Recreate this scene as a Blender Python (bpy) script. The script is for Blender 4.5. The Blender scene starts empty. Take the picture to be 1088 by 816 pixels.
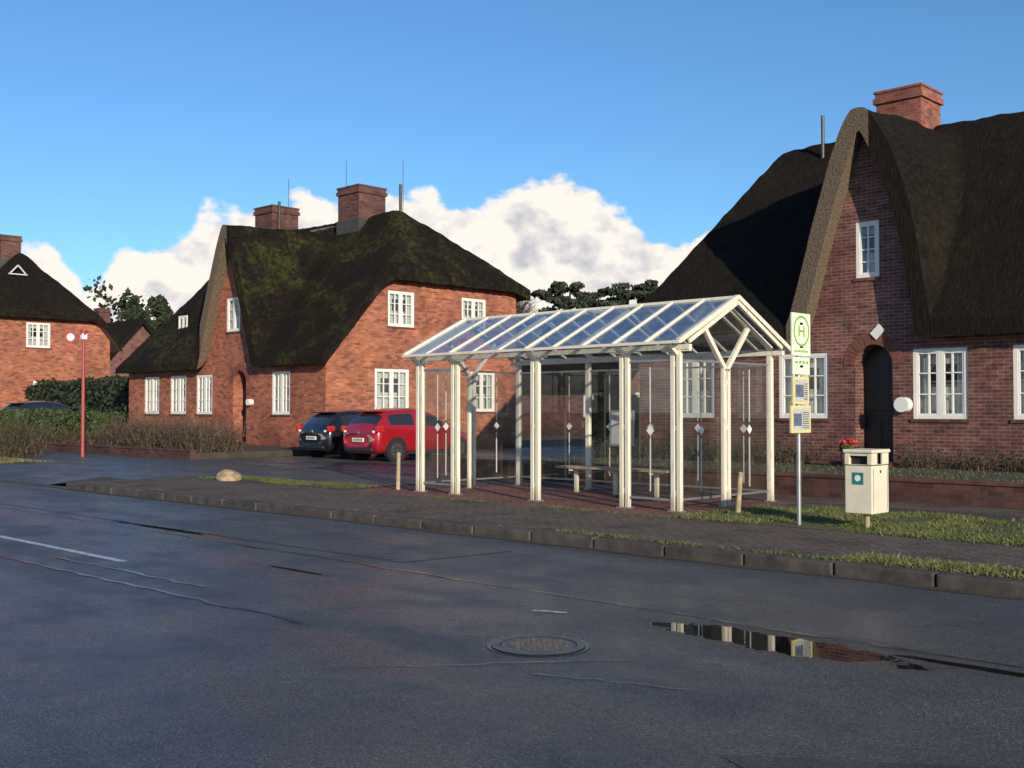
import bpy, bmesh, math, random
from mathutils import Vector, Matrix, noise as mnoise
random.seed(7)
S=bpy.context.scene
COL=S.collection
# ------------------------------------------------------------------ helpers
def root(name,loc,rotz=0):
    e=bpy.data.objects.new(name,None); e.location=loc; e.rotation_euler=(0,0,rotz); e.empty_display_size=.3
    COL.objects.link(e); return e
def boxuv(me):
    uv=me.uv_layers.new(name="UVMap").data
    vs=me.vertices
    for p in me.polygons:
        n=p.normal; ax,ay,az=abs(n.x),abs(n.y),abs(n.z)
        for li in p.loop_indices:
            c=vs[me.loops[li].vertex_index].co
            if az>ax and az>ay: uv[li].uv=(c.x,c.y)
            elif ay>=ax: uv[li].uv=(c.x,c.z)
            else: uv[li].uv=(c.y+.13,c.z)
def mesh(name,verts,faces,mats,parent=None,mi=None,smooth=False,local=False):
    me=bpy.data.meshes.new(name); me.from_pydata(verts,[],faces)
    if not isinstance(mats,(list,tuple)): mats=[mats]
    for m in mats: me.materials.append(m)
    if mi: me.polygons.foreach_set("material_index",mi)
    if smooth: me.polygons.foreach_set("use_smooth",[True]*len(me.polygons))
    me.update(); boxuv(me)
    o=bpy.data.objects.new(name,me); COL.objects.link(o)
    if parent:
        o.parent=parent
        if not local: o.matrix_parent_inverse=Matrix.Translation(-parent.location)
    return o
CUBEF=[(0,3,2,1),(4,5,6,7),(0,1,5,4),(1,2,6,5),(2,3,7,6),(3,0,4,7)]
def boxvf(b,V,F):
    x0,x1,y0,y1,z0,z1=b; k=len(V)
    if x0>x1:x0,x1=x1,x0
    if y0>y1:y0,y1=y1,y0
    V+=[(x0,y0,z0),(x1,y0,z0),(x1,y1,z0),(x0,y1,z0),(x0,y0,z1),(x1,y0,z1),(x1,y1,z1),(x0,y1,z1)]
    F+=[tuple(i+k for i in f) for f in CUBEF]
def boxes(name,bl,mat,parent=None,bevel=0,local=False):
    V=[];F=[]
    for b in bl: boxvf(b,V,F)
    o=mesh(name,V,F,mat,parent,local=local)
    if bevel:
        m=o.modifiers.new("b",'BEVEL'); m.width=bevel; m.segments=2
    return o
def beamvf(p0,p1,w,h,V,F,up=(0,0,1)):
    p0=Vector(p0);p1=Vector(p1);d=(p1-p0).normalized();u=Vector(up)
    if abs(d.dot(u))>.98:u=Vector((1,0,0))
    s=d.cross(u).normalized();t=s.cross(d).normalized();k=len(V)
    for p in(p0,p1):
        for a,b in((-1,-1),(1,-1),(1,1),(-1,1)): V.append(tuple(p+s*a*w/2+t*b*h/2))
    F+=[(k,k+3,k+2,k+1),(k+4,k+5,k+6,k+7),(k,k+1,k+5,k+4),(k+1,k+2,k+6,k+5),(k+2,k+3,k+7,k+6),(k+3,k,k+4,k+7)]
def beams(name,L,mat,parent=None,bevel=0,local=False):
    V=[];F=[]
    for b in L: beamvf(b[0],b[1],b[2],b[3],V,F,*(b[4:5]))
    o=mesh(name,V,F,mat,parent,local=local)
    if bevel:
        m=o.modifiers.new("b",'BEVEL'); m.width=bevel; m.segments=2
    return o
def tubevf(p0,p1,r0,r1,V,F,n=12):
    p0=Vector(p0);p1=Vector(p1);d=(p1-p0).normalized();u=Vector((0,0,1))
    if abs(d.dot(u))>.95:u=Vector((1,0,0))
    s=d.cross(u).normalized();t=s.cross(d);k=len(V)
    for p,r in((p0,r0),(p1,r1)):
        for i in range(n):
            a=2*math.pi*i/n; V.append(tuple(p+s*math.cos(a)*r+t*math.sin(a)*r))
    for i in range(n): j=(i+1)%n; F.append((k+i,k+j,k+n+j,k+n+i))
    F.append(tuple(k+i for i in range(n-1,-1,-1))); F.append(tuple(k+n+i for i in range(n)))
def tubes(name,L,mat,parent=None,n=12,local=False,smooth=False):
    V=[];F=[]
    for a in L: tubevf(a[0],a[1],a[2],a[3],V,F,n)
    o=mesh(name,V,F,mat,parent,local=local,smooth=smooth)
    if smooth:
        m=o.modifiers.new("e",'EDGE_SPLIT'); m.split_angle=math.radians(40)
    return o
# ------------------------------------------------------------------ materials
class NT:
    def __init__(s,name):
        s.m=bpy.data.materials.new(name); s.m.use_nodes=True; s.t=s.m.node_tree; s.n=s.t.nodes
        s.b=s.n["Principled BSDF"]; s.out=s.n["Material Output"]
    def add(s,t,**k):
        n=s.n.new(t)
        for a,v in k.items(): setattr(n,a,v)
        return n
    def l(s,a,b): s.t.links.new(a,b)
    def pos(s): return s.add("ShaderNodeNewGeometry").outputs["Position"]
    def mapp(s,v,scale):
        m=s.add("ShaderNodeMapping"); m.inputs["Scale"].default_value=scale; s.l(v,m.inputs[0]); return m.outputs[0]
    def noise(s,v,scale,detail=4,rough=.6,dist=0):
        n=s.add("ShaderNodeTexNoise"); n.inputs["Scale"].default_value=scale; n.inputs["Detail"].default_value=detail
        n.inputs["Roughness"].default_value=rough; n.inputs["Distortion"].default_value=dist
        if v is not None: s.l(v,n.inputs["Vector"])
        return n.outputs["Fac"]
    def ramp(s,f,stops):
        r=s.add("ShaderNodeValToRGB"); s.l(f,r.inputs[0]); e=r.color_ramp.elements
        while len(e)<len(stops): e.new(.5)
        for i,(p,c) in enumerate(stops):
            e[i].position=p; e[i].color=(c[0],c[1],c[2],1) if isinstance(c,(tuple,list)) else (c,c,c,1)
        return r.outputs[0]
    def mix(s,f,a,b,mode='MIX'):
        m=s.add("ShaderNodeMixRGB",blend_type=mode)
        for i,x in enumerate((f,a,b)):
            if hasattr(x,"links"): s.l(x,m.inputs[i])
            elif i==0: m.inputs[0].default_value=x
            else: m.inputs[i].default_value=(x[0],x[1],x[2],1)
        return m.outputs[0]
    def math(s,op,a,b=None,c=None):
        m=s.add("ShaderNodeMath",operation=op)
        for i,x in enumerate((a,b,c)):
            if x is None: continue
            if hasattr(x,"links"): s.l(x,m.inputs[i])
            else: m.inputs[i].default_value=x
        return m.outputs[0]
    def bump(s,h,st,dist=.02):
        b=s.add("ShaderNodeBump"); b.inputs["Distance"].default_value=dist
        if hasattr(st,"links"): s.l(st,b.inputs["Strength"])
        else: b.inputs["Strength"].default_value=st
        s.l(h,b.inputs["Height"]); s.l(b.outputs[0],s.b.inputs["Normal"])
def simple(name,c,rough=.6,metal=0,var=.25,scale=6,bump=.1,coat=0):
    k=NT(name); p=k.pos(); f=k.noise(p,scale,4)
    k.l(k.ramp(f,[(.3,[x*(1-var) for x in c]),(.7,[min(1,x*(1+var*.6)) for x in c])]),k.b.inputs["Base Color"])
    k.b.inputs["Roughness"].default_value=rough; k.b.inputs["Metallic"].default_value=metal
    if coat: k.b.inputs["Coat Weight"].default_value=coat; k.b.inputs["Coat Roughness"].default_value=.05
    if bump>.15: k.bump(k.noise(p,scale*12,2),bump,.005)
    return k.m
def brick(name,c1,c2,mortar,w=.24,h=.075,ms=.007,contrast=1.0):
    k=NT(name); uv=k.add("ShaderNodeUVMap").outputs[0]
    b=k.add("ShaderNodeTexBrick"); k.l(uv,b.inputs["Vector"])
    for n,v in(("Scale",1),("Brick Width",w),("Row Height",h),("Mortar Size",ms),("Mortar Smooth",.2),("Bias",0)): b.inputs[n].default_value=v
    b.inputs["Color1"].default_value=(*c1,1); b.inputs["Color2"].default_value=(*c2,1); b.inputs["Mortar"].default_value=(*mortar,1)
    p=k.pos(); f=k.noise(p,.7,5,.7); g=k.noise(p,9,2)
    sx=k.add("ShaderNodeSeparateXYZ"); k.l(uv,sx.inputs[0])
    row=k.math('FLOOR',k.math('DIVIDE',sx.outputs[1],h)); off=k.math('MULTIPLY',k.math('MODULO',row,2),.5)
    col=k.math('FLOOR',k.math('ADD',k.math('DIVIDE',sx.outputs[0],w),off))
    cb=k.add("ShaderNodeCombineXYZ"); k.l(row,cb.inputs[1]); k.l(col,cb.inputs[0])
    wn_=k.add("ShaderNodeTexWhiteNoise"); k.l(cb.outputs[0],wn_.inputs[0])
    c=k.mix(1,b.outputs[0],k.ramp(f,[(.3,.55),(.7,1.2)]),'MULTIPLY')
    c=k.mix(contrast*.75,c,k.mix(1,c,k.ramp(wn_.outputs[0],[(0,(.4,.38,.44)),(.25,(.85,.82,.82)),(.75,(1.1,1.08,1.05)),(1,(1.4,1.32,1.2))]),'MULTIPLY'))
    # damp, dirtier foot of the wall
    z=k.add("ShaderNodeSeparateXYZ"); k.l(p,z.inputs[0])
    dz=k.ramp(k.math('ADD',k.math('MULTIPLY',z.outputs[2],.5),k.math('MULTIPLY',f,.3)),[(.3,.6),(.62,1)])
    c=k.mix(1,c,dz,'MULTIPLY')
    k.l(c,k.b.inputs["Base Color"]); k.b.inputs["Roughness"].default_value=.85
    k.bump(k.math('SUBTRACT',g,b.outputs["Fac"]),.5,.01)
    return k.m
M={}
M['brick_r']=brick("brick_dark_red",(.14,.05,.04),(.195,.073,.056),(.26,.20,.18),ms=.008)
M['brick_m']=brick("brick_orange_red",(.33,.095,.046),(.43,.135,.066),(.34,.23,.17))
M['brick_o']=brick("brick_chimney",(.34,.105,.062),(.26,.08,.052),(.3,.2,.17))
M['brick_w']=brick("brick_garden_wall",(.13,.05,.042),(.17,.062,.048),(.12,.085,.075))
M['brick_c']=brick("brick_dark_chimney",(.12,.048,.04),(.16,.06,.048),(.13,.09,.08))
M['white']=simple("white_painted_wood",(.8,.79,.74),.45,var=.06,bump=0)
def cream():
    k=NT("cream_painted_steel"); p=k.pos()
    f=k.noise(k.mapp(p,(8,8,1.2)),2.5,5,.7)
    z=k.add("ShaderNodeSeparateXYZ"); k.l(p,z.inputs[0])
    c=k.ramp(f,[(.28,(.5,.43,.29)),(.45,(.76,.70,.56)),(.8,(.82,.78,.66))])
    c=k.mix(1,c,k.ramp(k.math('ADD',z.outputs[2],k.math('MULTIPLY',f,.4)),[(.3,(.62,.55,.45)),(.62,(1,1,1))]),'MULTIPLY')
    k.l(c,k.b.inputs["Base Color"]); k.b.inputs["Roughness"].default_value=.42
    return k.m
M['cream']=cream()
def thatch(name,moss):
    k=NT(name); p=k.pos()
    st=k.noise(k.mapp(p,(26,5,4)),1,4,.75); lg=k.noise(p,.55,4,.6,.6)
    c=k.ramp(st,[(.25,(.004,.0033,.0028)),(.5,(.013,.010,.008)),(.75,(.040,.031,.023))])
    c=k.mix(k.ramp(lg,[(.35,0),(.65,.4)]),c,(.020,.015,.0125))
    ms=k.math('MULTIPLY',k.ramp(lg,[(.50-.04*moss,0),(.66-.06*moss,1)]),k.ramp(k.noise(p,5,3),[(.4,0),(.62,moss)]))
    c=k.mix(ms,c,(.060,.064,.014))
    k.l(c,k.b.inputs["Base Color"]); k.b.inputs["Roughness"].default_value=.95; k.b.inputs["Specular IOR Level"].default_value=.12
    k.bump(st,1,.12)
    return k.m
M['thatch']=thatch("dark_thatch",.15); M['thatch_m']=thatch("mossy_thatch",.8)
def reed():
    k=NT("cut_reed_edge"); p=k.pos(); f=k.noise(p,22,3,.7)
    k.l(k.ramp(f,[(.3,(.045,.032,.022)),(.7,(.21,.155,.10))]),k.b.inputs["Base Color"]); k.b.inputs["Roughness"].default_value=.95
    k.bump(f,.8,.03); return k.m
M['reed']=reed()
def glassmat(name,tint,base_gloss,rough=.02,dirt_sheen=.0,dirt_sheen_col=(.5,.5,.48)):
    k=NT(name); k.n.remove(k.b)
    tr=k.add("ShaderNodeBsdfTransparent"); tr.inputs[0].default_value=(*tint,1)
    gl=k.add("ShaderNodeBsdfGlossy"); gl.inputs["Roughness"].default_value=rough
    lw=k.add("ShaderNodeLayerWeight"); lw.inputs[0].default_value=.5
    f=k.math('ADD',base_gloss,k.math('MULTIPLY',1-base_gloss,k.math('POWER',lw.outputs["Facing"],5)))
    mx=k.add("ShaderNodeMixShader"); k.l(f,mx.inputs[0]); k.l(tr.outputs[0],mx.inputs[1]); k.l(gl.outputs[0],mx.inputs[2])
    last=mx.outputs[0]
    if dirt_sheen:
        d=k.add("ShaderNodeBsdfDiffuse"); d.inputs[0].default_value=(*dirt_sheen_col,1)
        m2=k.add("ShaderNodeMixShader"); p=k.pos()
        k.l(k.ramp(k.noise(p,2.5,4,.7),[(.35,dirt_sheen*.25),(.75,dirt_sheen)]),m2.inputs[0]); k.l(last,m2.inputs[1]); k.l(d.outputs[0],m2.inputs[2]); last=m2.outputs[0]
    k.l(last,k.out.inputs[0]); return k.m
M['glass']=glassmat("shelter_glass",(.84,.85,.82),.06,.01,.05,(.45,.42,.36))
M['roofglass']=glassmat("roof_glazing",(.82,.87,.92),.30,.05,.34,(.34,.44,.60))  # blue diffuse layer paints sky reflection into the panes, along with some dirt
M['winglass']=glassmat("window_glass",(.85,.88,.88),.12,.01)
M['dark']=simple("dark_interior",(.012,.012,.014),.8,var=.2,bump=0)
M['door']=simple("dark_door_wood",(.02,.022,.02),.4,var=.3)
M['curtain']=simple("curtain_cloth",(.6,.6,.57),.9,var=.15,scale=14)
M['metal']=simple("galvanised_steel",(.4,.41,.42),.4,.7,var=.15)
M['dkmetal']=simple("dark_metal",(.08,.07,.06),.5,.3)
M['redpaint']=simple("red_painted_pole",(.34,.06,.055),.4,var=.15)
M['green']=simple("sign_green",(.16,.42,.07),.5,var=.05,bump=0)
M['signwhite']=simple("sign_white",(.78,.82,.60),.5,var=.05,bump=0)
M['signyellow']=simple("sign_yellow",(.70,.6,.24),.5,var=.08,bump=0)
M['paper']=simple("timetable_paper",(.5,.5,.46),.6,var=.35,scale=30,bump=0)
M['bluep']=simple("blue_print",(.12,.14,.22),.6,var=.45,scale=20,bump=0)
M['ink']=simple("ink",(.05,.05,.05),.7,bump=0)
M['bin']=simple("cream_bin_enamel",(.72,.66,.50),.45,var=.10,scale=5)
M['wood']=simple("weathered_wood",(.42,.33,.2),.8,var=.35,scale=9,bump=.4)
M['stone']=simple("field_stone",(.40,.29,.17),.85,var=.45,scale=8,bump=.6)
M['line']=simple("road_paint",(.5,.52,.55),.4,var=.5,scale=14,bump=.2)
M['tar']=simple("tar_seam",(.022,.022,.024),.12,var=.3,scale=9,bump=.2)
M['iron']=simple("cast_iron",(.17,.15,.12),.42,.4,var=.4,scale=18,bump=.5)
M['sticker']=simple("sticker_teal",(.02,.2,.2),.5,bump=0)
def asphalt(name,c=.045,road=True):
    k=NT(name); p=k.pos()
    sp=k.noise(p,80,3,.75); md=k.noise(p,1.1,5,.65); st=k.noise(k.mapp(p,(.12,.9,1)),1,4,.6,.3)
    c0=k.ramp(sp,[(.32,c*.3),(.5,c*.95),(.6,c*2.0),(.75,c*5.5)])
    c1=k.mix(1,c0,k.ramp(md,[(.3,(.64,.68,.78)),(.7,(1.38,1.32,1.22))]),'MULTIPLY')
    wet=k.ramp(k.math('ADD',k.math('MULTIPLY',st,.65),k.math('MULTIPLY',md,.35)),[(.42,0),(.57,1)])
    rough=k.ramp(wet,[(0,.52),(1,.20)])
    c1=k.mix(k.math('MULTIPLY',wet,.3),c1,(c*.55,c*.56,c*.62))
    bs=k.math('SUBTRACT',1.0,k.math('MULTIPLY',wet,.5))
    if road:
        xyz=k.add("ShaderNodeSeparateXYZ"); k.l(p,xyz.inputs[0])
        pn=k.math('MULTIPLY',k.math('SUBTRACT',k.noise(p,3.2,4,.6),.5),1.5)
        tot=None
        for cx,cy,a,b in((-4.05,6.72,1.0,.27),(-2.55,6.93,.75,.06),(-9.3,6.4,.5,.05),(-13.5,7.4,1.6,.07)):
            dx=k.math('DIVIDE',k.math('SUBTRACT',xyz.outputs[0],cx),a); dy=k.math('DIVIDE',k.math('SUBTRACT',xyz.outputs[1],cy),b)
            d=k.math('SQRT',k.math('ADD',k.math('MULTIPLY',dx,dx),k.math('MULTIPLY',dy,dy)))
            d=k.math('ADD',d,pn)
            tot=d if tot is None else k.math('MINIMUM',tot,d)
        pm=k.ramp(k.math('MULTIPLY',tot,.5),[(.46,1),(.52,0)])
        damp=k.ramp(k.math('MULTIPLY',tot,.25),[(.25,1),(.5,0)])
        rough=k.mix(damp,rough,(.22,.22,.22)); rough=k.mix(pm,rough,(.012,)*3)
        c1=k.mix(k.math('MULTIPLY',damp,.5),c1,(.014,)*3); c1=k.mix(pm,c1,(.012,.011,.01))
        bs=k.math('MULTIPLY',bs,k.math('SUBTRACT',1,pm))
    k.l(c1,k.b.inputs["Base Color"]); k.l(rough,k.b.inputs["Roughness"])
    k.bump(sp,bs,.02)
    return k.m
M['asphalt']=asphalt("wet_asphalt",.066)
M['asphalt2']=asphalt("asphalt_patch",.042,False)
M['asphalt3']=asphalt("lane_asphalt",.06,False)
def pavers(name,c1,c2,w=.2,h=.1):
    k=NT(name); p=k.pos(); b=k.add("ShaderNodeTexBrick"); k.l(p,b.inputs["Vector"])
    for n,v in(("Scale",1),("Brick Width",w),("Row Height",h),("Mortar Size",.006)): b.inputs[n].default_value=v
    b.inputs["Color1"].default_value=(*c1,1); b.inputs["Color2"].default_value=(*c2,1); b.inputs["Mortar"].default_value=(.03,.026,.022,1)
    f=k.noise(p,1.0,5,.7); g=k.noise(p,14,3,.7)
    c=k.mix(1,b.outputs[0],k.ramp(f,[(.3,.5),(.7,1.35)]),'MULTIPLY'); c=k.mix(1,c,k.ramp(g,[(.3,.6),(.7,1.3)]),'MULTIPLY')
    c=k.mix(k.ramp(f,[(.52,0),(.7,.6)]),c,(.065,.056,.035))
    k.l(c,k.b.inputs["Base Color"]); k.b.inputs["Roughness"].default_value=.85; k.b.inputs["Specular IOR Level"].default_value=.2
    k.bump(k.math('SUBTRACT',g,k.math('MULTIPLY',b.outputs["Fac"],.8)),.6,.012); return k.m
M['paver']=pavers("grey_brown_pavers",(.155,.118,.095),(.19,.14,.11))
M['paver2']=pavers("shelter_pavers",(.25,.11,.085),(.31,.14,.105))
M['kerb']=simple("kerb_concrete",(.075,.062,.052),.7,var=.6,scale=4,bump=.5)
M['lead']=simple("ridge_lead",(.2,.2,.2),.6,var=.3,scale=4)
def groundm(name,a,b,s=2):
    k=NT(name); p=k.pos(); f=k.noise(p,s,6,.7)
    k.l(k.ramp(f,[(.3,a),(.7,b)]),k.b.inputs["Base Color"]); k.b.inputs["Roughness"].default_value=.95
    k.bump(k.noise(p,25,3),.8,.03); return k.m
M['soil']=groundm("soil",(.04,.03,.02),(.08,.062,.04))
M['turf']=groundm("turf",(.055,.055,.02),(.11,.11,.035),3)
def leafm(name,cols,rough=.7):
    k=NT(name); p=k.pos(); f=k.noise(p,4,3,.7)
    k.l(k.ramp(f,[(.3,cols[0]),(.5,cols[1]),(.75,cols[2])]),k.b.inputs["Base Color"]); k.b.inputs["Roughness"].default_value=rough; return k.m
M['blade']=leafm("grass_blades",[(.05,.075,.014),(.095,.125,.026),(.16,.16,.05)])
M['dryblade']=leafm("dry_grass",[(.14,.13,.035),(.22,.20,.07),(.28,.24,.10)])
M['hedge']=leafm("hedge_leaves",[(.02,.035,.01),(.04,.065,.016),(.08,.10,.03)])
M['hedge2']=leafm("dark_hedge_leaves",[(.008,.014,.006),(.015,.026,.01),(.03,.04,.016)])
M['twig']=leafm("dry_twigs",[(.035,.025,.017),(.08,.055,.033),(.14,.10,.06)])
M['pine']=leafm("pine_needles",[(.010,.018,.008),(.022,.036,.015),(.045,.056,.026)])
M['dead']=leafm("fallen_leaf",[(.08,.045,.02),(.16,.09,.035),(.25,.17,.06)])
M['bark']=simple("bark",(.08,.06,.045),.9,var=.4,scale=8,bump=.8)
M['flower']=simple("red_flowers",(.55,.02,.03),.6)
M['pot']=simple("terracotta",(.3,.12,.07),.8)
# ------------------------------------------------------------------ ground
R=500
mesh("ground",[(-R*2,-R,0),(R,-R,0),(R,R*2,0),(-R*2,R*2,0)],[(0,1,2,3)],M['turf'])
mesh("road",[(-500,-7,.004),(300,-7,.004),(300,9.78,.004),(-500,9.78,.004)],[(0,1,2,3)],M['asphalt'])
V=[(-500,9.93,.12),(-31.5,9.93,.12),(-30.5,9.93,.01),(-23.5,9.93,.01),(-22.3,9.93,.12),(300,9.93,.12),
   (-500,11.2,.12),(-31.5,11.2,.12),(-30.5,11.2,.12),(-23.5,11.2,.12),(-22.3,11.2,.12),(300,11.2,.12),
   (-500,700,.12),(300,700,.12)]
mesh("verge_terrain",V,[(0,1,7,6),(1,2,8,7),(2,3,9,8),(3,4,10,9),(4,5,11,10),(6,7,8,9,10,11,13,12)],M['soil'])
def sheet(name,x0,x1,y0,y1,z,mat): return mesh(name,[(x0,y0,z),(x1,y0,z),(x1,y1,z),(x0,y1,z)],[(0,1,2,3)],mat)
sheet("sidewalk",-22.3,40,9.93,12.45,.124,M['paver'])
sheet("shelter_pavement",-16.4,-9.0,12.45,15.95,.124,M['paver2'])
sheet("rear_footpath",-16.4,40,15.95,17.0,.124,M['paver'])
sheet("service_lane",-70,-16.9,13.4,17.0,.124,M['asphalt3'])
mesh("lane_entrance",[(-30.5,9.93,.014),(-23.5,9.93,.014),(-22.3,11.2,.124),(-22.3,13.4,.124),(-31.5,13.4,.124),(-30.5,11.2,.124),(-23.5,11.2,.124)],[(0,1,6,5),(5,6,2,3,4)],M['asphalt3'])
sheet("driveway",-29.9,-18.5,17.0,34,.124,M['asphalt3'])
sheet("front_yard_lane",-70,-42.0,17.0,24,.124,M['asphalt3'])
sheet("grass_verge_base",-9.0,14,12.45,15.3,.128,M['turf'])
sheet("grass_kerb_base",-5.0,14,10.05,10.5,.128,M['turf'])
sheet("grass_strip_base",-22.0,-16.9,12.6,13.4,.128,M['turf'])
sheet("grass_island_base",-70,-31.5,10.0,13.4,.128,M['turf'])
V=[];F=[]
x=-22.2
while x<30:
    j=random.uniform(-.010,.010)
    boxvf((x,x+.982,9.78+j,9.93,-.05,.132+j*.9),V,F); x+=1.0
x=-80
while x<-31.6:
    boxvf((x,x+.985,9.78,9.93,-.05,.13),V,F); x+=1.0
x=-31.5
while x<-22.4:
    boxvf((x,x+.9,9.78,9.93,-.05,.028),V,F); x+=.92
o=mesh("kerb",V,F,M['kerb']); b=o.modifiers.new("b",'BEVEL'); b.width=.022; b.segments=2
V=[];F=[]
for i in range(260):
    xx=-30+i*.16; w=.06+.10*max(0,mnoise.noise(Vector((xx*.9,3,0)))+.35)
    V+=[(xx,9.785,.012),(xx,9.785-w-.03*random.random(),.0085)]
for i in range(259): F.append((2*i,2*i+1,2*i+3,2*i+2))
mesh("gutter_dirt",V,F,M['soil'])
def strip(pts,w,z,V,F,jit=.0):
    k=len(V)
    for i,p in enumerate(pts):
        a=Vector(pts[max(0,i-1)]);b_=Vector(pts[min(len(pts)-1,i+1)]);d=(b_-a).normalized();n=Vector((-d.y,d.x))
        ww=w*(1+random.uniform(-jit,jit)); V.append((p[0]+n.x*ww/2,p[1]+n.y*ww/2,z));V.append((p[0]-n.x*ww/2,p[1]-n.y*ww/2,z))
    for i in range(len(pts)-1): F.append((k+2*i,k+2*i+1,k+2*i+3,k+2*i+2))
def wob(p0,p1,n,a):
    out=[]
    for i in range(n+1):
        t=i/n; out.append((p0[0]+(p1[0]-p0[0])*t+random.uniform(-a,a),p0[1]+(p1[1]-p0[1])*t+random.uniform(-a,a)))
    return out
V=[];F=[]
for i in range(12):
    x1=-11.05-i*7.5; strip(wob((x1-3.4,5.5),(x1,5.5),12,.004),.10,.0085,V,F,.06)
mesh("centre_line_marking",V,F,M['line'])
V=[];F=[]; strip(wob((-6.0,6.42),(-5.75,6.52),4,.01),.05,.0125,V,F,.3); mesh("road_marking_remnant",V,F,M['line'])
V=[];F=[]
strip(wob((-22,4.62),(-6.9,4.85),60,.03),.045,.0105,V,F,.7)
strip(wob((-12,5.15),(-8.9,5.2),20,.03),.04,.0105,V,F,.7)
strip(wob((-30,7.2),(-1,7.1),110,.03),.025,.0105,V,F,.7)
strip(wob((-5.6,4.1),(-4.4,5.6),16,.03),.022,.0105,V,F,.5)
strip(wob((-4.6,4.9),(-3.6,5.25),10,.03),.022,.0105,V,F,.5)
strip(wob((-40,2.1),(-8,2.3),80,.03),.03,.0105,V,F,.5)
mesh("tar_seams",V,F,M['tar'])
mesh("road_patch",[(-2.9,4.35,.0085),(-.4,3.2,.0085),(6,5.4,.0085),(6,6.2,.0085),(-1.4,5.4,.0085)],[(0,1,2,3,4)],M['asphalt2'])
mesh("road_patch",[(-24,7.4,.0085),(-8.9,7.5,.0085),(-8.7,9.0,.0085),(-24,9.1,.0085)],[(0,1,2,3)],M['asphalt3'])
mh=root("manhole_cover",(-5.1,5.5,0))
def disc(name,c,r0,r1,z,mat,parent,n=48):
    V=[];F=[]
    for i in range(n):
        a=2*math.pi*i/n; V+=[(c[0]+r0*math.cos(a),c[1]+r0*math.sin(a),z),(c[0]+r1*math.cos(a),c[1]+r1*math.sin(a),z)]
    for i in range(n): j=(i+1)%n; F.append((2*i,2*i+1,2*j+1,2*j))
    return mesh(name,V,F,mat,parent)
disc("asphalt_collar",(-5.1,5.5),.32,.35,.0095,M['tar'],mh)
disc("frame_ring",(-5.1,5.5),.262,.32,.016,M['iron'],mh)
tubes("lid",[((-5.1,5.5,.0),(-5.1,5.5,.012),.255,.255)],M['iron'],mh,40)
bl=[]
for i in range(-4,5):
    for j in range(-4,5):
        if i*i+j*j<17: bl.append((-5.1+i*.052-.016,-5.1+i*.052+.016,5.5+j*.052-.016,5.5+j*.052+.016,.012,.018))
boxes("lid_studs",bl,M['iron'],mh)
V=[];F=[]
for _ in range(900):
    x=random.uniform(-22,-1); y=random.choice([random.uniform(9.98,12.4),9.95+abs(random.gauss(0,.12)),random.uniform(12.5,15)]); a=random.uniform(0,6.28); s=random.uniform(.012,.03); k=len(V); z=.136
    c_,s_=math.cos(a)*s,math.sin(a)*s
    V+=[(x+c_,y+s_,z+random.uniform(0,.012)),(x-s_*.6,y+c_*.6,z),(x-c_,y-s_,z+random.uniform(0,.012)),(x+s_*.6,y-c_*.6,z)]; F.append((k,k+1,k+2,k+3))
mesh("fallen_leaves",V,F,M['dead'])
# ------------------------------------------------------------------ grass & foliage
def grass(name,regions,mat,hmin=.018,hmax=.045,lean=.025):
    V=[];F=[]
    for x0,x1,y0,y1,z,n in regions:
        c=0
        while c<n:
            x=random.uniform(x0,x1);y=random.uniform(y0,y1)
            d=mnoise.noise(Vector((x*1.3,y*1.3,0)))
            c+=1
            if d<-.35+.35*random.random(): continue
            h=random.uniform(hmin,hmax)*(1+.6*d); a=random.uniform(0,6.28); w=.005+.004*random.random()
            dx,dy=math.cos(a)*w,math.sin(a)*w; lx,ly=random.gauss(0,lean),random.gauss(0,lean); k=len(V)
            V+=[(x-dx,y-dy,z),(x+dx,y+dy,z),(x+lx,y+ly,z+h)]; F.append((k,k+1,k+2))
    return mesh(name,V,F,mat)
grass("grass_verge",[(-9.1,3,12.4,15.4,.125,52000),(-5.3,1,10.0,10.5,.125,10000),(-22.1,-16.7,12.5,13.5,.125,8000),(-9.0,-5.3,9.95,10.1,.125,900),
      (-14,-9,12.35,12.5,.125,500)],M['blade'])
grass("dry_grass_verge",[(-9.1,3,12.4,15.4,.125,7000),(-5.3,1,9.98,10.55,.125,2500),(-50,-31.3,9.95,13.5,.125,18000)],M['dryblade'],.03,.06,.04)
def leaves(V,F,c,s,n,rad,flat=1):
    for _ in range(n):
        while True:
            p=Vector((random.uniform(-1,1),random.uniform(-1,1),random.uniform(-1,1)))
            if p.length<1: break
        p=Vector((c[0]+p.x*rad[0],c[1]+p.y*rad[1],c[2]+p.z*rad[2]))
        u=Vector((random.gauss(0,1),random.gauss(0,1),random.gauss(0,1))).normalized(); v=u.orthogonal().normalized()
        ss=s*random.uniform(.5,1.3); k=len(V)
        V+=[tuple(p+u*ss),tuple(p+v*ss*.6),tuple(p-u*ss),tuple(p-v*ss*.6)]; F.append((k,k+1,k+2,k+3))
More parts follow.
